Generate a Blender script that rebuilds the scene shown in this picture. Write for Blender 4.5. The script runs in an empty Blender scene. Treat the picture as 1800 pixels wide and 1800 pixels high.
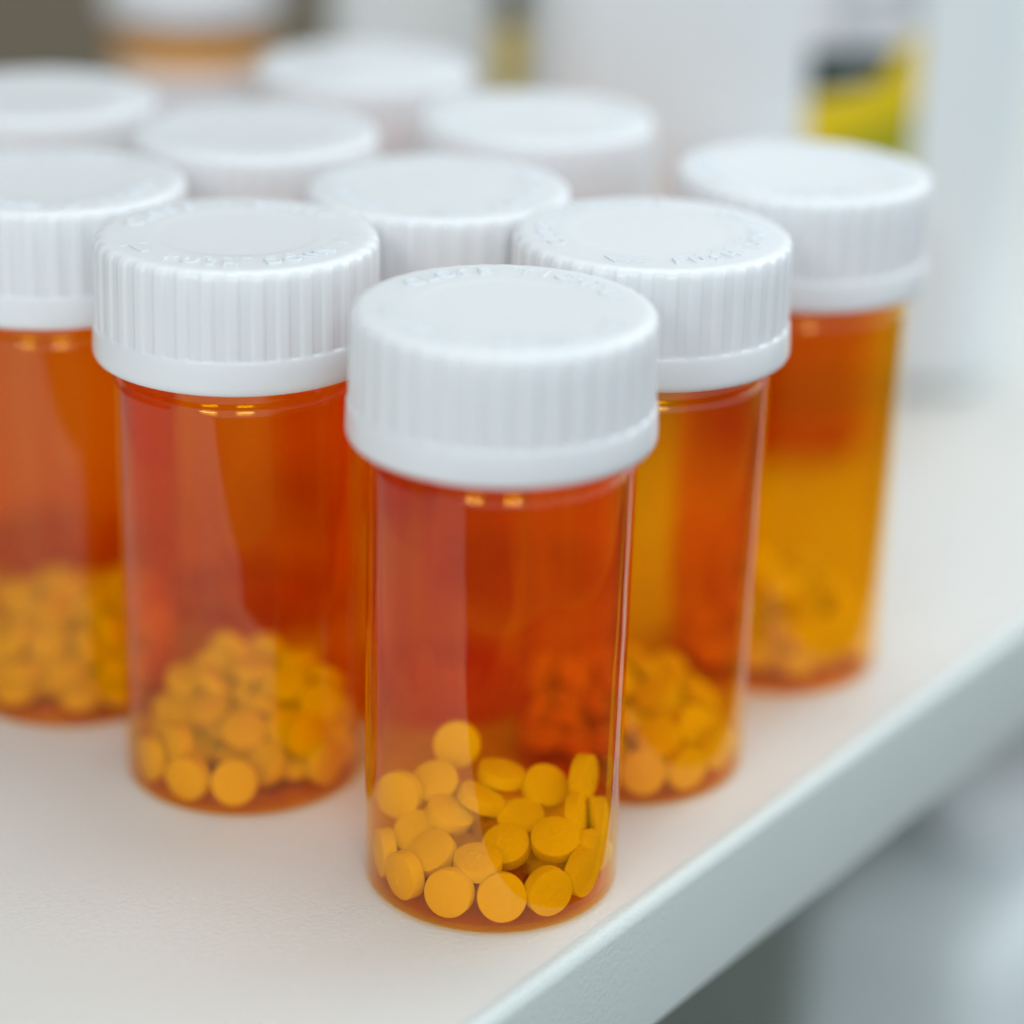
import bpy, bmesh, math, random
from mathutils import Matrix, Vector

# ------------------------------------------------------------------ camera, light, exposure
MM = 0.001
scene = bpy.context.scene
COL = scene.collection
V = lambda x, y, z: Vector((x * MM, y * MM, z * MM))

cam_data = bpy.data.cameras.new("camera")
cam = bpy.data.objects.new("camera", cam_data)
COL.objects.link(cam)
cam_pos = Vector((0.0, -277.472, 162.904))
c_r = Vector((0.99964399, 0.00562949, 0.02608068))
c_u = Vector((-0.02626507, 0.37961532, 0.92477152))
c_f = Vector((0.00469463, 0.9251273, -0.37962803))
m = Matrix((c_r, c_u, -c_f)).transposed().to_4x4()
m.translation = cam_pos * MM
cam.matrix_world = m
cam_data.sensor_width = 36.0
cam_data.lens = 4424.6 / 1800.0 * 36.0
cam_data.clip_start = 0.01
cam_data.clip_end = 50.0
cam_data.dof.use_dof = True
cam_data.dof.focus_distance = 0.307
cam_data.dof.aperture_fstop = 5.1
scene.camera = cam

world = bpy.data.worlds.new("World")
scene.world = world
world.use_nodes = True
bg = world.node_tree.nodes["Background"]
bg.inputs[0].default_value = (0.85, 0.95, 1.0, 1)
bg.inputs[1].default_value = 0.86


def area(name, loc, target, sx, sy, watts, col):
    d = bpy.data.lights.new(name, 'AREA')
    d.shape = 'RECTANGLE'
    d.size, d.size_y = sx, sy
    d.energy = watts
    d.color = col
    o = bpy.data.objects.new(name, d)
    COL.objects.link(o)
    o.location = loc
    o.rotation_euler = (Vector(target) - Vector(loc)).to_track_quat('-Z', 'Y').to_euler()
    return o


# two fluorescent ceiling fixtures of the room
area("overhead_lamp", (-1.65, -3.5, 2.1), (0, 0, 0), 1.1, 0.5, 23.0, (0.95, 0.98, 1.0))
area("overhead_lamp", (0.80, -3.7, 2.2), (0, 0, 0), 1.1, 0.5, 23.0, (0.95, 0.98, 1.0))
area("overhead_lamp", (0.15, 0.5, 2.2), (0.15, 0.5, 0), 1.2, 0.6, 8.5, (0.95, 0.985, 1.0))  # extra soft lamp, added overhead to brighten the cap tops
# daylight from a window to the right of the shelf, beyond the bottles
area("window_light", (1.3, 0.9, 0.95), (0.0, 0.05, 0.05), 1.1, 1.1, 8.0, (0.93, 0.98, 1.0))

scene.view_settings.view_transform = 'Standard'
scene.view_settings.look = 'None'
scene.view_settings.exposure = 0.0
scene.view_settings.gamma = 1.0
scene.view_settings.use_curve_mapping = False
scene.render.engine = 'CYCLES'
cy = scene.cycles
cy.use_denoising = True
cy.max_bounces = 10
cy.diffuse_bounces = 4
cy.glossy_bounces = 4
cy.transmission_bounces = 12
cy.transparent_max_bounces = 48
cy.sample_clamp_indirect = 6.0
cy.use_adaptive_sampling = True
cy.adaptive_threshold = 0.02
cy.adaptive_min_samples = 24


# ------------------------------------------------------------------ helpers
def new_mat(name):
    mt = bpy.data.materials.new(name)
    mt.use_nodes = True
    nt = mt.node_tree
    return mt, nt, nt.nodes, nt.links


def principled(name, col, rough, spec=0.5, sss=0.0, sss_r=(0.002, 0.002, 0.002), noise=None, bump=None):
    """procedural paint / plastic: colour mottling noise=(scale, amount), relief bump=(scale, distance)"""
    mt, nt, N, L = new_mat(name)
    b = N["Principled BSDF"]
    b.inputs["Base Color"].default_value = (*col, 1)
    b.inputs["Roughness"].default_value = rough
    b.inputs["Specular IOR Level"].default_value = spec
    if sss:
        b.inputs["Subsurface Weight"].default_value = sss
        b.inputs["Subsurface Radius"].default_value = sss_r
        b.inputs["Subsurface Scale"].default_value = 1.0
    tc = N.new("ShaderNodeTexCoord")
    if noise:
        nz = N.new("ShaderNodeTexNoise")
        nz.inputs["Scale"].default_value = noise[0]
        nz.inputs["Detail"].default_value = 6
        L.new(tc.outputs["Object"], nz.inputs["Vector"])
        mx = N.new("ShaderNodeMix")
        mx.data_type = 'RGBA'
        mx.inputs[6].default_value = (*[c * (1 - noise[1]) for c in col], 1)
        mx.inputs[7].default_value = (*[min(1, c * (1 + noise[1])) for c in col], 1)
        L.new(nz.outputs["Fac"], mx.inputs[0])
        L.new(mx.outputs[2], b.inputs["Base Color"])
    if bump:
        n2 = N.new("ShaderNodeTexNoise")
        n2.inputs["Scale"].default_value = bump[0]
        n2.inputs["Detail"].default_value = 3
        L.new(tc.outputs["Object"], n2.inputs["Vector"])
        bp = N.new("ShaderNodeBump")
        bp.inputs["Strength"].default_value = 1.0
        bp.inputs["Distance"].default_value = bump[1]
        L.new(n2.outputs["Fac"], bp.inputs["Height"])
        L.new(bp.outputs[0], b.inputs["Normal"])
    return mt


def amber_plastic(name):
    """clear tinted plastic: thin walls pass light straight, Fresnel gloss on the faces, tinted in passing"""
    mt, nt, N, L = new_mat(name)
    N.remove(N["Principled BSDF"])
    out = N["Material Output"]
    tr = N.new("ShaderNodeBsdfTransparent")
    tr.inputs[0].default_value = (*AMBER, 1)
    gl = N.new("ShaderNodeBsdfGlossy")
    gl.inputs["Roughness"].default_value = 0.035
    gl.inputs["Color"].default_value = (1, 1, 1, 1)
    tc = N.new("ShaderNodeTexCoord")
    nz = N.new("ShaderNodeTexNoise")
    nz.inputs["Scale"].default_value = 75.0
    nz.inputs["Detail"].default_value = 1.0
    bp = N.new("ShaderNodeBump")
    bp.inputs["Strength"].default_value = 1.0
    bp.inputs["Distance"].default_value = 0.00025
    L.new(tc.outputs["Object"], nz.inputs["Vector"])
    L.new(nz.outputs["Fac"], bp.inputs["Height"])
    L.new(bp.outputs[0], gl.inputs["Normal"])
    lw = N.new("ShaderNodeLayerWeight")
    lw.inputs["Blend"].default_value = 0.5
    p5 = N.new("ShaderNodeMath"); p5.operation = 'POWER'; p5.inputs[1].default_value = 5.0
    ma = N.new("ShaderNodeMath"); ma.operation = 'MULTIPLY_ADD'
    ma.inputs[1].default_value = 0.94
    ma.inputs[2].default_value = 0.036
    L.new(lw.outputs["Facing"], p5.inputs[0])
    L.new(p5.outputs[0], ma.inputs[0])
    mx = N.new("ShaderNodeMixShader")
    L.new(ma.outputs[0], mx.inputs[0])
    L.new(tr.outputs[0], mx.inputs[1])
    L.new(gl.outputs[0], mx.inputs[2])
    # sparse dust specks
    vo = N.new("ShaderNodeTexVoronoi"); vo.inputs["Scale"].default_value = 420.0
    L.new(tc.outputs["Object"], vo.inputs["Vector"])
    near = N.new("ShaderNodeMath"); near.operation = 'LESS_THAN'; near.inputs[1].default_value = 0.045
    L.new(vo.outputs["Distance"], near.inputs[0])
    sep = N.new("ShaderNodeSeparateColor")
    L.new(vo.outputs["Color"], sep.inputs[0])
    few = N.new("ShaderNodeMath"); few.operation = 'LESS_THAN'; few.inputs[1].default_value = 0.16
    L.new(sep.outputs[0], few.inputs[0])
    spk = N.new("ShaderNodeMath"); spk.operation = 'MULTIPLY'
    L.new(near.outputs[0], spk.inputs[0]); L.new(few.outputs[0], spk.inputs[1])
    dust = N.new("ShaderNodeMath"); dust.operation = 'MULTIPLY'; dust.inputs[1].default_value = 0.35
    L.new(spk.outputs[0], dust.inputs[0])
    df = N.new("ShaderNodeBsdfDiffuse"); df.inputs[0].default_value = (0.75, 0.62, 0.5, 1)
    m2 = N.new("ShaderNodeMixShader")
    L.new(dust.outputs[0], m2.inputs[0]); L.new(mx.outputs[0], m2.inputs[1]); L.new(df.outputs[0], m2.inputs[2])
    L.new(m2.outputs[0], out.inputs["Surface"])
    return mt


AMBER = (0.991, 0.772, 0.02)   # light kept by each face of the wall

M = {}
M['cap'] = principled('white_cap_plastic', (0.825, 0.845, 0.865), 0.25, 0.5, sss=0.55, sss_r=(0.0026, 0.0021, 0.0019), bump=(700.0, 0.00002))
M['cap_mark'] = principled('white_cap_marks', (0.82, 0.85, 0.88), 0.2, 0.5, bump=(700.0, 0.00002))
M['amber'] = amber_plastic('amber_vial_plastic')
M['pill'] = principled('tablet_powder', (0.96, 0.97, 0.36), 0.6, 0.3, noise=(900.0, 0.04), bump=(1400.0, 0.00012))
M['shelf'] = principled('cream_laminate', (0.78, 0.775, 0.74), 0.40, 0.4, noise=(1100.0, 0.035), bump=(1500.0, 0.00010))
M['edge'] = principled('edge_banding', (0.66, 0.71, 0.69), 0.28, 0.5, noise=(40.0, 0.02), bump=(1500.0, 0.0001))
M['shaded_laminate'] = principled('laminate_shade_grey', (0.42, 0.47, 0.43), 0.5, 0.3, noise=(30.0, 0.05))  # lower shelf laminate, with the shade of the bay put into its colour
M['panel'] = principled('brown_board', (0.155, 0.125, 0.088), 0.6, 0.3, noise=(12.0, 0.2))
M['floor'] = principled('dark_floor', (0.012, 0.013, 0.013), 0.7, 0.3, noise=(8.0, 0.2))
M['jug'] = principled('white_bottle_plastic', (0.78, 0.84, 0.86), 0.4, 0.4, noise=(30.0, 0.01))
M['paper'] = principled('white_label_paper', (0.74, 0.75, 0.78), 0.6, 0.2, noise=(200.0, 0.02))
M['grey_ink'] = principled('pale_grey_print', (0.52, 0.57, 0.60), 0.6, 0.2, noise=(200.0, 0.03))
M['green_ink'] = principled('dark_green_print', (0.006, 0.03, 0.022), 0.5, 0.3, noise=(200.0, 0.05))
M['yellow_ink'] = principled('yellow_print', (0.72, 0.53, 0.0), 0.5, 0.3, noise=(200.0, 0.03))
M['orange_ink'] = principled('orange_print', (0.80, 0.36, 0.03), 0.5, 0.3, noise=(200.0, 0.03))
M['olive_ink'] = principled('olive_print', (0.36, 0.34, 0.008), 0.5, 0.3, noise=(200.0, 0.03))


def mesh_obj(name, bm, mat, parent=None, smooth=True, sharp=40):
    me = bpy.data.meshes.new(name)
    bmesh.ops.recalc_face_normals(bm, faces=bm.faces)
    bm.to_mesh(me)
    bm.free()
    me.materials.append(mat)
    if smooth:
        me.polygons.foreach_set("use_smooth", [True] * len(me.polygons))
        me.set_sharp_from_angle(angle=math.radians(sharp))
    o = bpy.data.objects.new(name, me)
    COL.objects.link(o)
    if parent:
        o.parent = parent
    return o


def empty(name, loc, rz=0.0):
    o = bpy.data.objects.new(name, None)
    o.empty_display_size = 0.01
    COL.objects.link(o)
    o.location = loc
    o.rotation_euler = (0, 0, rz)
    return o


def tag(o, label=None, cat=None, group=None, kind=None):
    if label: o["label"] = label
    if cat: o["category"] = cat
    if group: o["group"] = group
    if kind: o["kind"] = kind
    return o


def lathe(bm, prof, n=96, rfun=None):
    """closed loop of (r, z) in mm turned about z; r == 0 points become poles"""
    rings = []
    for k, (r, z) in enumerate(prof):
        if r <= 1e-6:
            rings.append([bm.verts.new((0, 0, z * MM))])
        else:
            ring = []
            for i in range(n):
                a = 2 * math.pi * i / n
                rr = rfun(k, r, a) if rfun else r
                ring.append(bm.verts.new((rr * MM * math.cos(a), rr * MM * math.sin(a), z * MM)))
            rings.append(ring)
    for A, B in zip(rings[:-1], rings[1:]):
        for i in range(n):
            j = (i + 1) % n
            if len(A) == 1 and len(B) == 1:
                continue
            if len(A) == 1:
                bm.faces.new((A[0], B[i], B[j]))
            elif len(B) == 1:
                bm.faces.new((A[i], B[0], A[j]))
            else:
                bm.faces.new((A[i], B[i], B[j], A[j]))
    return rings


def arc(cx, cz, r, a0, a1, n):
    return [(cx + r * math.cos(math.radians(a0 + (a1 - a0) * i / n)), cz + r * math.sin(math.radians(a0 + (a1 - a0) * i / n))) for i in range(n + 1)]


# ------------------------------------------------------------------ the shelf and what is around it
E0 = Vector((-2.304, -34.406))
ed = Vector((0.590, 0.8074)).normalized()       # along the front edge
en = Vector((0.8074, -0.590)).normalized()      # outward, over the edge


def shelf_xy(along, inward):
    return E0 + ed * along - en * inward


def board(name, mat, z0, z1, a0, a1, i0, i1, parent=None, round_top=0.0, round_bot=0.0):
    """board running along the shelf edge; profile in (inward, z), front at i0"""
    prof = []
    if round_top:
        prof += [(i0 + round_top - round_top * math.sin(t), z1 - round_top + round_top * math.cos(t)) for t in [math.radians(90 * k / 8) for k in range(9)]]
    else:
        prof += [(i0, z1)]
    if round_bot:
        prof += [(i0 + round_bot - round_bot * math.cos(t), z0 + round_bot - round_bot * math.sin(t)) for t in [math.radians(90 * k / 6) for k in range(7)]]
    else:
        prof += [(i0, z0)]
    prof += [(i1, z0), (i1, z1)]
    bm = bmesh.new()
    sides = []
    for a in (a0, a1):
        sides.append([bm.verts.new((*(shelf_xy(a, i) * MM), z * MM)) for i, z in prof])
    n = len(prof)
    for k in range(n):
        bm.faces.new((sides[0][k], sides[0][(k + 1) % n], sides[1][(k + 1) % n], sides[1][k]))
    bm.faces.new(sides[0][::-1])
    bm.faces.new(sides[1])
    return mesh_obj(name, bm, mat, parent, sharp=35)


sh = empty('shelf', (0, 0, 0))
tag(sh, 'cream laminate shelf board with pale green edge strip under the vials', 'shelf', kind='structure')
board('board', M['shelf'], -19.6, 0.0, -700, 900, 0.62, 330, sh)
board('edge_strip', M['edge'], -20.0, -0.05, -700, 900, -1.6, 0.6, sh, round_top=1.9, round_bot=1.2)
low = empty('lower_shelf', (0, 0, 0))
tag(low, 'laminate shelf board in the bay below the vials, shade put into its grey colour', 'shelf', kind='structure')
board('board', M['shaded_laminate'], -250.0, -230.0, -700, 900, 0.62, 330, low)
board('edge_strip', M['shaded_laminate'], -250.4, -230.05, -700, 900, -1.6, 0.6, low, round_top=1.9, round_bot=1.2)
bk = board('back_panel', M['panel'], -600, 420, -700, 900, 332, 344)
tag(bk, 'dark brown board closing the rear of the shelves', 'panel', kind='structure')
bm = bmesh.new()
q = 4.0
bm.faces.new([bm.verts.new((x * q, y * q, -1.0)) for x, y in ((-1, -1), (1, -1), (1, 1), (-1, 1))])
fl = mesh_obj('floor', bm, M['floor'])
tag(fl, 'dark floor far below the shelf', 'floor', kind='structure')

# ------------------------------------------------------------------ one amber vial: body + screw cap
RIBS = 36


def make_body():
    out = [(0, 0.55), (12.2, 0.55), (13.0, 0.15), (13.8, 0.0), (14.8, 0.0)]
    out += arc(14.75, 1.15, 1.15, -80, 0, 7)
    out += [(15.93, 20.0), (15.98, 40.0), (16.0, 55.6)]
    out += arc(14.7, 55.8, 1.3, 5, 80, 7)
    out += [(14.9, 57.25), (14.75, 57.6), (14.75, 71.5), (14.6, 71.8), (13.75, 71.8), (13.6, 71.5), (13.6, 57.4)]
    out += [(14.2, 56.2), (15.12, 54.6), (15.08, 30.0), (15.05, 2.2)]
    out += arc(14.65, 1.15, 0.4, 0, -90, 5)
    out += [(0, 0.75)]
    bm = bmesh.new()
    lathe(bm, out, 160)
    return bm


def make_cap():
    """white child-resistant cap: ribbed drum, plain flange below, stepped disc on top"""
    H = 74.54
    prof = [(0, H - 0.11), (9.2, H - 0.11), (9.8, H - 0.09), (10.4, H - 0.02), (10.9, H), (16.0, H), (16.6, H - 0.03)]
    n_flat = len(prof)
    prof += [(17.15, H - 0.16), (17.55, H - 0.42), (17.8, H - 0.8), (17.9, H - 1.3), (17.95, H - 4), (18.0, H - 8), (18.03, 63.9), (18.04, 63.55)]
    n_rib = len(prof)
    prof += [(18.12, 63.38), (18.2, 63.2), (18.26, 62.8), (18.4, 60.2), (18.36, 59.6), (18.15, 59.15), (17.8, 59.0), (16.9, 59.0), (16.7, 59.3), (16.4, 66.0), (15.6, 71.9), (0, 71.95)]

    def rf(k, r, a):
        if n_flat <= k < n_rib:
            t = (a * RIBS / (2 * math.pi)) % 1.0
            s = 0.5 + 0.5 * math.cos(2 * math.pi * t)
            g = max(0.0, min(1.0, (s - 0.30) / 0.40))
            g = g * g * (3 - 2 * g)
            w = min(1.0, (k - n_flat + 1) / 3.0)
            return r - 0.27 * (1 - g) * w
        return r
    bm = bmesh.new()
    lathe(bm, prof, RIBS * 16, rf)
    return bm


def letter_mesh(ch, size):
    cu = bpy.data.curves.new("glyph", 'FONT')
    cu.body = ch
    cu.size = size
    cu.align_x = 'CENTER'
    cu.extrude = 0.13 * MM
    cu.bevel_depth = 0.05 * MM
    cu.bevel_resolution = 2
    cu.resolution_u = 3
    o = bpy.data.objects.new("glyph", cu)
    COL.objects.link(o)
    bpy.context.view_layer.update()
    dg = bpy.context.evaluated_depsgraph_get()
    me = bpy.data.meshes.new_from_object(o.evaluated_get(dg))
    bpy.data.objects.remove(o)
    bpy.data.curves.remove(cu)
    return me


def arc_text(bm, text, radius, centre_deg, step_deg, size, outward):
    n = len(text)
    for i, ch in enumerate(text):
        if ch == ' ':
            continue
        k = i - (n - 1) / 2
        a = math.radians(centre_deg + (-k if outward else k) * step_deg)
        rot = a - math.pi / 2 if outward else a + math.pi / 2
        rr = (radius if outward else radius + size * 700) * MM
        me = letter_mesh(ch, size)
        mat = Matrix.Translation((rr * math.cos(a), rr * math.sin(a), 74.56 * MM)) @ Matrix.Rotation(rot, 4, 'Z')
        me.transform(mat)
        bm.from_mesh(me)
        bpy.data.meshes.remove(me)


def raised_poly(bm, pts, z0, z1):
    lo = [bm.verts.new((x * MM, y * MM, z0 * MM)) for x, y in pts]
    hi = [bm.verts.new((x * MM, y * MM, z1 * MM)) for x, y in pts]
    n = len(pts)
    bm.faces.new(hi)
    bm.faces.new(lo[::-1])
    for i in range(n):
        bm.faces.new((lo[i], lo[(i + 1) % n], hi[(i + 1) % n], hi[i]))


def pol(r, d):
    return (r * math.cos(math.radians(d)), r * math.sin(math.radians(d)))


def make_lettering():
    bm = bmesh.new()
    arc_text(bm, "CLOSE TIGHTLY", 12.6, 90, 10.4, 3.3 * MM, True)
    arc_text(bm, "PUSH DOWN", 12.4, 270, 11.0, 3.0 * MM, False)
    return bm


def make_arrows():
    bm = bmesh.new()
    for sgn in (-1, 1):
        base = 270 + sgn * 62
        tip = 270 + sgn * 84
        body = [pol(13.1, base + (tip - base) * t) for t in (0, .2, .4, .6)]
        body += [pol(11.9, tip - sgn * 9), pol(13.5, tip), pol(15.4, tip - sgn * 9)]
        body += [pol(14.3, base + (tip - base) * t) for t in (.6, .4, .2, 0)]
        raised_poly(bm, body if sgn > 0 else body[::-1], 74.5, 74.65)
    for d in (243, 256, 268, 283, 296):
        raised_poly(bm, [pol(10.9, d - 3), pol(10.9, d + 3), pol(11.5, d + 3), pol(11.5, d - 3)], 74.5, 74.62)
    return bm


proto = {
    'body': mesh_obj('body', make_body(), M['amber'], sharp=60),
    'cap': mesh_obj('cap', make_cap(), M['cap'], sharp=55),
    'lettering': mesh_obj('lettering', make_lettering(), M['cap_mark'], sharp=40),
    'arrow_marks': mesh_obj('arrow_marks', make_arrows(), M['cap_mark'], sharp=40),
}
VIALS = [
    # key, x, y, cap turn (deg), label
    ('A', 0.0, 0.0, -10, 'foremost amber pill vial at the shelf edge, about thirty sharp yellow tablets inside'),
    ('B', -33.945, 27.139, 14, 'amber pill vial whose cap shows the raised word PUSH, bright vertical reflection on its wall'),
    ('C', 18.533, 32.815, 55, 'amber pill vial along the shelf edge, second from the foremost one'),
    ('D', 41.313, 67.018, 140, 'bright orange pill vial last along the shelf edge, before the yellow and green label'),
    ('E', -61.139, 50.856, 200, 'amber pill vial with the deepest tablet layer, beyond the PUSH capped vial'),
    ('F', -9.296, 52.960, 80, 'white capped amber vial hemmed in behind the three foremost vials'),
    ('G', -36.857, 81.665, 20, 'white capped amber vial in the middle of the cluster, behind the PUSH cap'),
    ('H', 3.758, 94.695, 250, 'white capped amber vial standing before the white bottle with the half-hidden label'),
    ('J', -24.0, 127.8, 120, 'blurred white capped amber vial at the rear of the cluster near the white bottles'),
    ('K', -71.7, 100.5, 300, 'blurred white capped amber vial behind the one with the deep tablet layer'),
    ('I', -66.5, 245.0, 40, 'white capped vial with orange banded white label, standing apart far behind the cluster'),
]
SHORT = ('L', 53.0, 163.0, 30, 'short amber vial hidden behind the last vial along the shelf edge, only seen through it')
first = True
vial_of = {}
for key, x, y, turn, label in VIALS + [SHORT]:
    v = empty('pill_vial', V(x, y, 0.15))
    tag(v, label, 'vial', 'amber pill vials on the shelf')
    parts = {}
    for k in ('body', 'cap', 'lettering', 'arrow_marks'):
        if first:
            c = proto[k]
        else:
            c = proto[k].copy()
            COL.objects.link(c)
        parts[k] = c
    parts['body'].parent = v
    parts['cap'].parent = v
    parts['cap'].rotation_euler = (math.radians(0.12 * math.sin(turn * 1.7)), math.radians(0.12 * math.cos(turn * 2.3)), math.radians(turn))
    parts['lettering'].parent = parts['cap']
    parts['arrow_marks'].parent = parts['cap']
    vial_of[key] = v
    if key == 'L':
        v.scale = (1.0, 1.0, 0.6)
    first = False

# wrapped paper label of the vial far behind
bm = bmesh.new()
lathe(bm, [(16.08, 6.0), (16.30, 6.0), (16.30, 55.4), (16.08, 55.4), (16.08, 6.0)], 64)
bmesh.ops.remove_doubles(bm, verts=bm.verts, dist=1e-7)
wrap = mesh_obj('paper_label', bm, M['paper'], vial_of['I'])
bm = bmesh.new()
lathe(bm, [(16.32, 49.6), (16.40, 49.6), (16.40, 55.3), (16.32, 55.3), (16.32, 49.6)], 64)
bmesh.ops.remove_doubles(bm, verts=bm.verts, dist=1e-7)
mesh_obj('orange_band', bm, M['orange_ink'], wrap)

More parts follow.
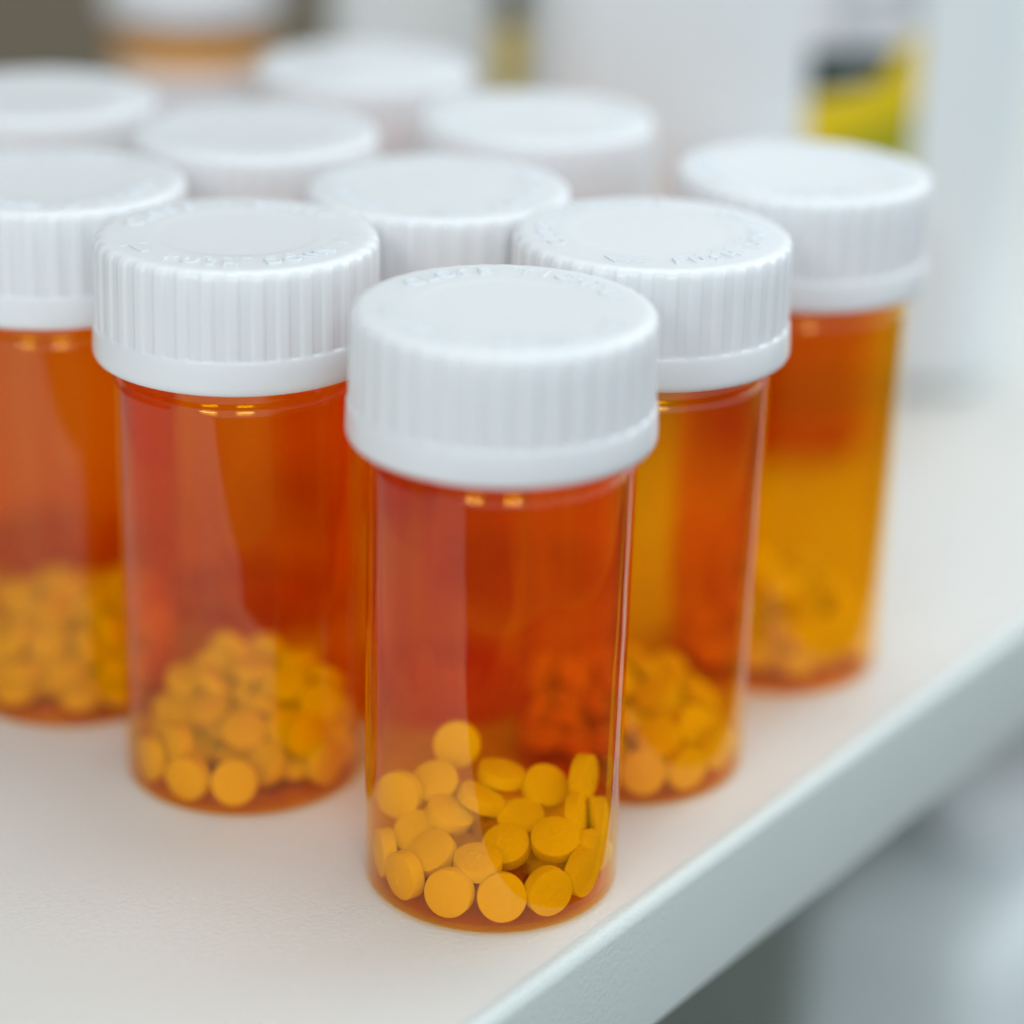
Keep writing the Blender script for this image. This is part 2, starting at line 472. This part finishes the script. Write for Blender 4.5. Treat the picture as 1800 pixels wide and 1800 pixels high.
# ------------------------------------------------------------------ tablets
PILLS = {
    'A': [
        (1.42, -12.98, 3.63, 0.06, -0.92, 0.39),
        (-4.98, -12.34, 3.73, -0.33, -0.91, 0.24),
        (7.07, -11.55, 3.82, 0.49, -0.87, 0.11),
        (-10.62, -8.52, 3.77, -0.79, -0.62, 0.02),
        (11.27, -7.58, 4.26, 0.85, -0.53, 0.02),
        (-13.27, -3.14, 3.79, -0.97, -0.26, -0.01),
        (-1.62, -8.98, 5.97, 0.01, -0.13, 0.99),
        (-7.29, -6.31, 5.63, -0.42, -0.43, 0.8),
        (1.86, -4.67, 5.87, -0.19, -0.43, 0.88),
        (7.92, -5.09, 7.26, -0.04, -0.43, 0.9),
        (3.66, 0.64, 6.74, -0.07, -0.33, 0.94),
        (-9.34, -1.38, 5.45, -0.15, -0.59, 0.79),
        (-5.45, -0.61, 7.93, 0.39, -0.1, 0.91),
        (-11.86, 2.56, 8.93, -0.42, -0.9, 0.16),
        (-7.34, 5, 9.25, -0.16, -0.52, 0.84),
        (1.03, 6.2, 10.21, 0.19, 0.06, 0.98),
        (6.68, 5.09, 9.06, 0.32, -0.5, 0.81),
        (11.53, 4.86, 10.76, 0.92, -0.39, 0.09),
        (-4.79, 10.5, 12.13, -0.1, -0.97, 0.24),
        (10.57, -0.03, 7.63, 0.97, -0.17, 0.16),
        (13.49, 1.34, 6.6, 0.99, 0.15, 0.01),
        (12.15, -3.33, 4.51, 0.53, -0.85, -0.06),
        (-1.45, 1.99, 8.9, 0.38, 0.1, 0.92),
        (-9.97, 0.64, 2.2, -0, 0, 1),
        (-9.44, 6.57, 2.2, -0, 0, 1),
        (1.3, 11.77, 2.2, 0, 0, -1),
        (-4.01, 0.56, 2.2, -0, 0, -1),
        (0.66, 4.24, 2.2, -0, -0, -1),
        (-4.14, 9.3, 2.21, -0, -0, 1),
        (6.99, 3.95, 2.2, 0, 0, 1),
        (7.18, -1.97, 2.2, 0, 0, 1),
        (6.9, 9.88, 2.2, -0, -0, -1),
    ],
    'B': [
        (-6.16, -12.14, 3.79, -0.44, -0.9, 0.05),
        (0.05, -13.05, 3.65, 0.02, -0.92, 0.4),
        (-11.63, -7.19, 3.8, -0.87, -0.5, -0.01),
        (11.63, -7.01, 3.81, 0.85, -0.53, 0.02),
        (0.44, -4.01, 6.47, -0.02, -0.5, 0.87),
        (-8.09, -7.62, 5.98, -0.82, -0.56, 0.08),
        (8.88, -4.8, 6.4, 0.63, -0.59, 0.5),
        (-2.38, 13.39, 3.89, -0.17, 0.98, -0.01),
        (0.82, 9.58, 2.21, 0, -0.02, 1),
        (4.89, 4.54, 2.21, 0, 0, -1),
        (-10.46, 5.96, 2.14, 0.03, 0.03, 1),
        (-6.49, -1.66, 2.22, 0.01, 0, -1),
        (11.8, 2.51, 2.21, -0.01, -0, -1),
        (7.15, -4.68, 2.2, 0.01, -0, -1),
        (-2.14, 2.81, 2.22, 0.01, 0.01, 1),
        (-4.92, 8.01, 2.28, -0.05, 0, 1),
        (-0.62, -3.27, 2.2, -0, -0, -1),
        (2.27, -0.55, 3.56, 0.68, 0.49, 0.54),
        (-10.3, 6.24, 5.03, -0.05, -0.03, 1),
        (6.12, -2.33, 5.92, 0.23, -0.59, 0.77),
        (-4.4, 8.27, 5.04, 0.03, -0.05, -1),
        (-7.83, 11.12, 3.81, -0.57, 0.82, 0.02),
        (12.09, -1.74, 3.49, -0.32, 0.74, -0.6),
        (8.6, 8.57, 3.87, -0.5, 0.86, 0.11),
        (3.71, -7.15, 3.33, 0.57, 0.41, -0.71),
        (3.46, 13.15, 3.9, 0.24, 0.97, 0.03),
        (6.33, 10.39, 3.79, 0.51, -0.85, -0.12),
        (7.13, 0.39, 3.7, -0.15, -0.88, 0.44),
        (-0.37, 6.24, 5.97, 0.98, -0.2, -0.01),
        (6.01, 10.49, 8.03, 0.06, -0.22, -0.97),
        (-8.73, 8.41, 7.88, -0.24, 0.12, -0.96),
        (10.19, 6.35, 3.8, 0.49, -0.87, -0.1),
        (6.33, 5.3, 6.15, -0.64, -0.41, 0.65),
        (11.68, 3.16, 6.09, -0.08, 0.73, -0.68),
        (0.39, 10.92, 6.49, 0.06, 1, -0.06),
        (-5.13, 11.17, 8.55, 0.43, 0.78, 0.44),
        (2.51, 6.7, 6.06, -0.97, 0.23, -0.01),
        (2.21, 1.52, 6.75, 0.24, 0.77, 0.59),
        (-7.31, 3.06, 3.85, -0.68, 0.73, -0.04),
        (10.42, 6.77, 9.11, 0.29, 0.76, 0.58),
        (6.44, 10.24, 10.9, 0.06, -0.22, -0.97),
        (-3.15, 1.17, 4.88, -0.08, -0.09, 0.99),
        (-3.05, 12.05, 11.01, -0.43, -0.78, -0.44),
        (-4.93, 0.6, 7.39, -0.09, -0.1, 0.99),
        (0.51, 7.69, 10.27, -0.03, 0.05, 1),
        (-4.4, 6.05, 8.75, 0.62, 0.15, 0.77),
        (5.62, 4.48, 9.46, -0.28, -0.49, 0.82),
        (1.79, 13.47, 9.67, -0.12, -0.99, -0.04),
        (10.48, 1.33, 8.21, 0.01, -0.69, 0.72),
    ],
    'C': [
        (1.37, -13.01, 3.68, -0.07, -0.94, 0.33),
        (7.16, -11.55, 3.79, 0.54, -0.84, 0.03),
        (3.63, -8.9, 6.42, -0.04, -0.53, 0.85),
        (11.52, -7.28, 4.82, 0.83, -0.56, 0.01),
        (8.35, -5.5, 6.7, 0.6, -0.55, 0.58),
        (4.35, -3.62, 2.2, -0, 0, 1),
        (6.02, 2.06, 2.23, 0.01, 0, 1),
        (0.58, 12, 2.22, 0, 0.01, 1),
        (-8.73, 8.35, 2.2, 0, -0.01, -1),
        (10.46, 6.03, 2.2, -0, -0, -1),
        (-12.02, -0.69, 2.21, 0, -0, 1),
        (-6.26, -2.17, 2.22, 0.01, -0, -1),
        (6.29, 10.31, 2.2, -0, 0.01, 1),
        (-3.34, 5.6, 2.2, -0, 0, -1),
        (12.01, 0.34, 2.21, -0, -0, -1),
        (0.16, 0.77, 2.2, 0, -0, -1),
        (-7.58, 5.57, 5.14, 0.24, 0.15, 0.96),
        (5.53, 0.79, 4.97, -0.01, 0.04, -1),
        (-4.01, 11.42, 3.22, -0.63, -0.01, 0.77),
        (2.87, 7.07, 3.24, 0.32, 0.54, -0.78),
        (-8.56, 2.68, 3.21, -0.28, -0.56, -0.78),
        (-12.46, 4.55, 3.75, -0.91, 0.32, 0.26),
        (-2.38, -4.43, 3.31, -0.67, 0.15, -0.73),
        (-5.33, 10.91, 5.62, -0.63, -0.01, 0.77),
        (-9.92, 9.31, 6.53, -0.73, 0.68, 0.03),
        (-7.39, 6.22, 8.52, -0.56, 0.15, -0.81),
        (0.01, 13.6, 6.57, -0.01, -1, -0.01),
        (-1.46, 8.8, 5.82, 0.78, -0.55, 0.31),
        (-3.3, 3.16, 5.63, 0.59, -0.24, 0.77),
        (-4.44, 11.24, 9.29, -0.16, 0.05, 0.99),
        (-12.65, 4.98, 9.47, -0.93, 0.37, 0.04),
        (1.76, 5.37, 5.04, 0.33, 0.54, -0.77),
        (2.62, 9.61, 7.62, 0.6, 0.52, 0.61),
        (6.55, 6.62, 5.77, 0.93, -0.18, 0.32),
        (5.8, 12.3, 6.46, 0.43, 0.9, 0.03),
        (0.24, -1.73, 5.39, -0.41, 0, -0.91),
        (-1.59, 4.93, 8.38, 0.56, -0.27, 0.79),
        (10.31, 6.87, 5.95, 0.67, 0.06, 0.74),
        (3.27, 2.26, 7.77, 0.2, 0.1, -0.98),
    ],
    'D': [
        (6.89, -4.64, 2.2, 0, 0, 1),
        (-11.96, -1.25, 2.21, 0, 0, -1),
        (-1.78, -1.01, 2.2, -0.01, 0, -1),
        (-5.3, 3.72, 2.2, -0, -0, -1),
        (-11.17, 4.6, 2.22, 0, -0.01, 1),
        (3.86, 5.68, 2.2, 0, -0, -1),
        (11.95, -1.6, 2.21, -0, 0, -1),
        (-7.62, 9.39, 2.2, -0, -0, 1),
        (1.55, 9.45, 3.8, 0.67, -0.74, -0.01),
        (-2.2, 11.86, 2.2, 0, 0, 1),
        (8.05, -2.24, 4.94, -0.02, 0.04, -1),
        (2.58, -8.78, 2.2, 0, -0, 1),
        (-10.27, 6.33, 4.97, -0.04, -0.09, -1),
        (6.21, 1.02, 3.04, 0.1, -0.52, 0.85),
        (9.63, 7.2, 2.2, 0, -0, -1),
        (-6.22, -2.02, 3.24, 0.62, 0.19, -0.77),
        (6.71, 10.18, 3.46, 0.39, -0.68, -0.62),
        (-3.11, -6.92, 2.2, 0, -0, -1),
        (11.48, 3.73, 3.55, 0.39, -0.71, 0.59),
        (2.98, 13.28, 3.81, 0.21, 0.98, -0),
        (4.77, 6.64, 5.9, -0.5, -0.34, 0.8),
        (-3.74, 2.94, 4.89, -0.12, 0.03, -0.99),
        (-7.57, 9.78, 6.24, -0.12, -0.83, -0.55),
        (-9.48, -6.64, 2.2, 0, -0, -1),
        (-3.59, 7.27, 5.26, -0.13, 0.98, 0.17),
        (-1.68, 4.88, 8.18, -0.45, 0.48, -0.76),
        (2.99, 7.85, 8.67, -0.5, -0.34, 0.79),
        (11.88, 2.14, 5.96, 0.38, -0.7, 0.6),
        (0.15, 4.14, 3.51, 0.71, 0.38, -0.6),
        (-2.27, 11.85, 4.93, -0.01, 0.01, 1),
        (4.28, 0.99, 6.42, -0.48, 0.06, 0.88),
        (5.41, 11.54, 7.89, -0.02, -0.9, 0.44),
        (-5.64, 12.37, 8.74, 0.42, -0.91, -0.03),
        (1.6, -3.31, 3.46, -0.58, 0.52, -0.63),
        (-10.59, 0.45, 4.84, 0.13, 0.1, 0.99),
        (-6.46, 1.61, 7.45, -0.21, -0.18, 0.96),
        (3.6, -6.15, 5.16, 0.19, -0.15, 0.97),
        (9.5, 7.81, 6.51, -0.92, 0.31, -0.24),
        (-0.38, 12.12, 8.29, -0.6, 0.22, -0.77),
        (0.92, 2.92, 9.09, -0.41, 0.43, -0.8),
    ],
    'E': [
        (-6.67, -8.5, 2.2, 0.01, 0, 1),
        (5.48, 10.74, 2.2, -0.01, 0.01, 1),
        (2.77, -9.94, 2.2, 0, -0, -1),
        (10.66, -2.46, 2.2, 0, -0, 1),
        (-3.93, 11.4, 2.2, -0, -0, 1),
        (4.03, -4.17, 2.25, -0.03, 0, -1),
        (6.55, 6.83, 3.44, 0.2, -0.75, 0.63),
        (0.86, 4.74, 3.34, 0.16, 0.69, 0.7),
        (5.99, 1.45, 2.2, 0, -0, -1),
        (-1.85, -4.97, 2.2, -0, 0, 1),
        (-5.8, -0.3, 2.24, -0.01, -0.01, -1),
        (12.01, -0.2, 4.97, -0.04, -0.06, -1),
        (-4.93, 5.54, 2.24, 0.01, 0.01, 1),
        (0.05, 0.62, 2.23, 0.02, 0.02, 1),
        (1.44, 9.62, 3.68, -0.72, -0.57, 0.4),
        (-4.09, 11.36, 5.07, -0.04, -0.02, -1),
        (11.59, 3.39, 2.21, 0, 0, -1),
        (0.94, 13.58, 3.81, 0.06, 1, 0),
        (8.55, -8.15, 2.2, 0, -0, 1),
        (-10.09, 1.44, 3.41, 0.49, -0.57, -0.66),
        (-0.95, 6.68, 5.75, -0.28, 0.52, 0.81),
        (8.68, 4.57, 5.48, -0.02, 0.43, -0.9),
        (0.28, -6.4, 4.81, 0.07, -0.01, 1),
        (-10.28, -3.84, 2.7, -0.3, -0.09, 0.95),
        (-5.68, -6.98, 4.87, 0.05, 0.07, 1),
        (10.38, 3.71, 8.01, 0.11, -0.38, 0.92),
        (10.49, 8.66, 3.81, -0.77, -0.64, -0.03),
        (12, -6.05, 5.45, 0.88, -0.44, 0.15),
        (6.37, 12.01, 6.49, -0.47, -0.88, 0.04),
        (-2, 0.17, 5.04, 0.07, 0.08, -0.99),
        (7.72, -5, 4.86, 0, 0.01, 1),
        (-6.72, 5.79, 4.9, -0.01, -0.01, -1),
        (-2.69, 11.77, 7.74, 0.17, -0.01, 0.99),
        (5.39, 7.65, 7.54, 0.35, -0.28, -0.9),
        (3.21, 2.45, 6.11, -0.58, 0.5, -0.64),
        (-5.72, 3.64, 7.52, -0.19, 0.36, -0.91),
        (-9.07, 8.96, 3.55, -0.47, 0.7, -0.54),
        (-12.07, 4.23, 3.77, -0.65, 0.71, 0.27),
        (-3.04, -2.6, 7.27, -0.23, -0.38, 0.89),
        (12.24, 0.41, 8.97, -0.49, 0.62, -0.61),
        (2.46, 5.28, 9.9, 0.4, -0.17, -0.9),
        (5.2, -1.39, 8.24, 0.76, 0.63, -0.16),
        (1.44, 11.99, 8.82, -0.74, 0.15, -0.65),
        (10.35, 8.82, 9.72, -0.76, -0.65, -0.02),
        (7.38, 0.2, 6.97, 0.82, 0.55, -0.15),
        (-2.65, 2.93, 9.33, -0.56, 0.29, -0.78),
        (5.43, 10.85, 10.5, -0.38, -0.24, 0.9),
        (-7.99, 9.05, 7.57, 0.02, 0.02, -1),
        (2.55, -2.95, 6.51, 0.77, 0.54, 0.34),
        (-3.89, 11.43, 10.68, 0.02, 0.03, -1),
        (-9.05, 7.92, 10.21, 0.06, 0.04, -1),
        (8.19, 4.82, 11.09, 0.28, 0.03, -0.96),
        (-7.4, -1.92, 7.31, 0.95, 0.03, -0.32),
        (-2.19, 7.51, 9.73, -0.33, 0.94, -0.01),
    ],
}
WHERE = {
    'A': 'small round yellow tablet lying loose in the foremost, sharpest vial',
    'B': 'small round orange looking tablet heaped in the vial with the PUSH cap',
    'C': 'small round orange looking tablet in the vial just behind the foremost along the shelf edge',
    'D': 'small round blurred tablet in the bright orange vial last along the shelf edge',
    'E': 'small round blurred tablet in the vial with the deepest layer, beyond the PUSH capped vial',
}


OWN = {
    ('A', 0): 'yellow tablet standing on edge at the front of the foremost vial, middle of three',
    ('A', 1): 'front tablet of the foremost vial crossed by the edge of the pale reflection',
    ('A', 2): 'front tablet of the foremost vial closest to the shelf edge, facing out',
    ('A', 3): 'slanted tablet against the foremost vial wall on the side of the PUSH capped vial',
    ('A', 6): 'tablet lying nearly flat just behind the front row in the foremost vial',
    ('A', 8): 'flat tablet over the dark floor gap in the foremost vial',
    ('A', 9): 'tilted flat tablet above the front tablet closest to the shelf edge',
    ('A', 15): 'flat tablet on top of the heap against the rear wall of the foremost vial',
    ('A', 17): 'tablet standing narrow edge on, topmost on the shelf edge side of the foremost vial',
    ('A', 18): 'topmost tablet of the foremost vial, standing alone above the heap',
    ('B', 0): 'front tablet of the PUSH capped vial, beside the one under the bright reflection',
    ('B', 1): 'front tablet of the PUSH capped vial directly under the bright vertical reflection',
}


def make_pill():
    R, h, c = 3.02, 0.92, 0.40       # radius, half height of the band, dome height
    prof = [(0, -h - c)] + [(R * .93 * t, -h - c * (1 - t ** 2.4)) for t in (.3, .55, .75, .9, 1.0)]
    prof += [(R * .985, -h + .06), (R, -h + .2), (R, h - .2), (R * .985, h - .06)]
    prof += [(R * .93 * t, h + c * (1 - t ** 2.4)) for t in (1.0, .9, .75, .55, .3)] + [(0, h + c)]
    bm = bmesh.new()
    lathe(bm, prof, 40)
    return bm


def make_imprint():
    bm = bmesh.new()
    for pts in ([(-0.75, 0.75), (-0.55, 0.85), (0.05, -0.15), (-0.1, -0.35)], [(0.0, -0.35), (-0.05, -0.1), (0.6, 0.85), (0.78, 0.72)],
                [(-0.7, -0.75), (-0.7, -0.92), (0.7, -0.92), (0.7, -0.75)]):
        raised_poly(bm, pts[::-1], 1.2, 1.40)
    return bm


pill_me = None
mark_me = None
for key, rows in PILLS.items():
    base = vial_of[key].location
    for i, (px, py, pz, ax, ay, az) in enumerate(rows):
        if pill_me is None:
            o = mesh_obj('tablet', make_pill(), M['pill'], sharp=50)
            pill_me = o.data
        else:
            o = bpy.data.objects.new('tablet', pill_me)
            COL.objects.link(o)
        rot = Vector((ax, ay, az)).to_track_quat('Z', 'Y')
        o.matrix_world = Matrix.Translation(base + V(px * 0.992, py * 0.992, pz + 0.08)) @ rot.to_matrix().to_4x4() @ Matrix.Rotation(i * 1.37, 4, 'Z')
        if key == 'A' and i % 3 != 1:
            if mark_me is None:
                mk = mesh_obj('imprint', make_imprint(), M['pill'], smooth=False)
                mark_me = mk.data
            else:
                mk = bpy.data.objects.new('imprint', mark_me)
                COL.objects.link(mk)
            mk.parent = o
        tag(o, OWN.get((key, i), WHERE[key]), 'tablet', 'tablets in vial ' + {'A': 'one', 'B': 'two', 'C': 'three', 'D': 'four', 'E': 'five', 'F': 'six'}[key])


# ------------------------------------------------------------------ white stock bottles with printed labels
def rrect(w, d, r, n=8):
    pts = []
    for cx, cy, a0 in ((w / 2 - r, -d / 2 + r, -90), (w / 2 - r, d / 2 - r, 0), (-w / 2 + r, d / 2 - r, 90), (-w / 2 + r, -d / 2 + r, 180)):
        for i in range(n + 1):
            a = math.radians(a0 + 90 * i / n)
            pts.append((cx + r * math.cos(a), cy + r * math.sin(a)))
    return pts


def loft(bm, loops):
    rings = [[bm.verts.new((x * MM, y * MM, z * MM)) for x, y in pts] for pts, z in loops]
    n = len(rings[0])
    for A, B in zip(rings[:-1], rings[1:]):
        for i in range(n):
            bm.faces.new((A[i], A[(i + 1) % n], B[(i + 1) % n], B[i]))
    bm.faces.new(rings[0][::-1])
    bm.faces.new(rings[-1])


def stock_bottle(label, x, y, z, rz, w=94.0, d=52.0, h=118.0):
    """origin at the middle of the front face's foot line"""
    root = empty('stock_bottle', V(x, y, z), rz)
    tag(root, label, 'bottle')
    off = lambda pts: [(px, py + d / 2) for px, py in pts]
    bm = bmesh.new()
    L = [(off(rrect(w - 8, d - 8, 10)), 0.0), (off(rrect(w - 2.4, d - 2.4, 12)), 1.2), (off(rrect(w, d, 13)), 4.0), (off(rrect(w, d, 13)), h - 14)]
    for t in (15, 30, 45, 60, 75, 90):
        k = 14 * (1 - math.cos(math.radians(t)))
        L.append((off(rrect(w - 2 * k, d - 2 * k * .9, max(4, 13 - k * .3))), h - 14 + 14 * math.sin(math.radians(t))))
    loft(bm, L)
    mesh_obj('body', bm, M['jug'], root, sharp=50)
    bm = bmesh.new()
    lathe(bm, [(0, h), (13.5, h), (13.5, h + 4), (17.6, h + 4.2), (18, h + 5), (18, h + 19), (17, h + 20), (0, h + 20)], 48)
    c = mesh_obj('screw_cap', bm, M['cap'], root)
    c.location = V(0, d / 2, 0)
    return root


def print_sheet(name, pts, mat, parent, y0, y1):
    """flat printed piece on the front face: outline in (x, z) mm, between depths y0 > y1"""
    bm = bmesh.new()
    lo = [bm.verts.new((px * MM, y0 * MM, pz * MM)) for px, pz in pts]
    hi = [bm.verts.new((px * MM, y1 * MM, pz * MM)) for px, pz in pts]
    n = len(pts)
    bm.faces.new(lo)
    bm.faces.new(hi[::-1])
    for i in range(n):
        bm.faces.new((lo[i], lo[(i + 1) % n], hi[(i + 1) % n], hi[i]))
    return mesh_obj(name, bm, mat, parent, smooth=False)


def stock_label(root, x0, zb):
    """label printed in grey, dark green and yellow; x0 its left edge, zb the green / yellow boundary there"""
    w = 21.0
    lb = print_sheet('paper_label', [(x0, zb - 26), (x0 + w, zb - 26), (x0 + w, zb + 42), (x0, zb + 42)], M['paper'], root, 0.05, -0.15)
    print_sheet('grey_panel', [(x0 + 4.5, zb + 9.3), (x0 + w - .2, zb + 13.5), (x0 + w - .2, zb + 40), (x0 + 4.5, zb + 40)], M['grey_ink'], lb, -0.12, -0.22)
    print_sheet('green_block', [(x0 + .1, zb), (x0 + 6, zb + .6), (x0 + 11, zb + 1.8), (x0 + 15.0, zb + 4.0), (x0 + 16.2, zb + 9.0), (x0 + .1, zb + 9.0)], M['green_ink'], lb, -0.12, -0.26)
    print_sheet('yellow_sweep', [(x0 + .1, zb - 25.8), (x0 + w - .2, zb - 25.8), (x0 + w - .2, zb + 13), (x0 + 17.5, zb + 10.0), (x0 + 15.8, zb + 8.0), (x0 + 14.8, zb + 3.8), (x0 + 11, zb + 1.6), (x0 + 6, zb + .4), (x0 + .1, zb - .2)], M['yellow_ink'], lb, -0.12, -0.20)
    print_sheet('olive_sweep', [(x0 + 5, zb - 8.5), (x0 + 11, zb - 6.5), (x0 + w - .3, zb - 1.5), (x0 + w - .3, zb - 25), (x0 + 5, zb - 25)], M['olive_ink'], lb, -0.18, -0.26)
    # one line of tiny pale print in the green block and three in the grey panel
    for k in range(5):
        print_sheet('print_line', [(x0 + 3 + k * 2.1, zb + 3.6), (x0 + 4.3 + k * 2.1, zb + 3.6), (x0 + 4.3 + k * 2.1, zb + 5.0), (x0 + 3 + k * 2.1, zb + 5.0)], M['grey_ink'], lb, -0.22, -0.30)
    for k in range(3):
        print_sheet('print_line', [(x0 + 7, zb + 15 + k * 5), (x0 + 17 - 2 * k, zb + 15 + k * 5), (x0 + 17 - 2 * k, zb + 17.4 + k * 5), (x0 + 7, zb + 17.4 + k * 5)], M['paper'], lb, -0.20, -0.28)


a = math.radians(3.0)
b1 = stock_bottle('white plastic bottle with yellow and dark green label fully in view', 51.5, 182.5, 0.15, a)
stock_label(b1, 3.0, 58.6)
b2 = stock_bottle('white plastic bottle whose green and yellow label is half hidden by its neighbour', 8.0, 241.5, 0.15, 0.0)
stock_label(b2, -11.7, 58.5)
b3 = stock_bottle('white plastic bottle standing on the lower shelf in the shadowed bay', *shelf_xy(268, 30), -229.8, math.radians(53.8))
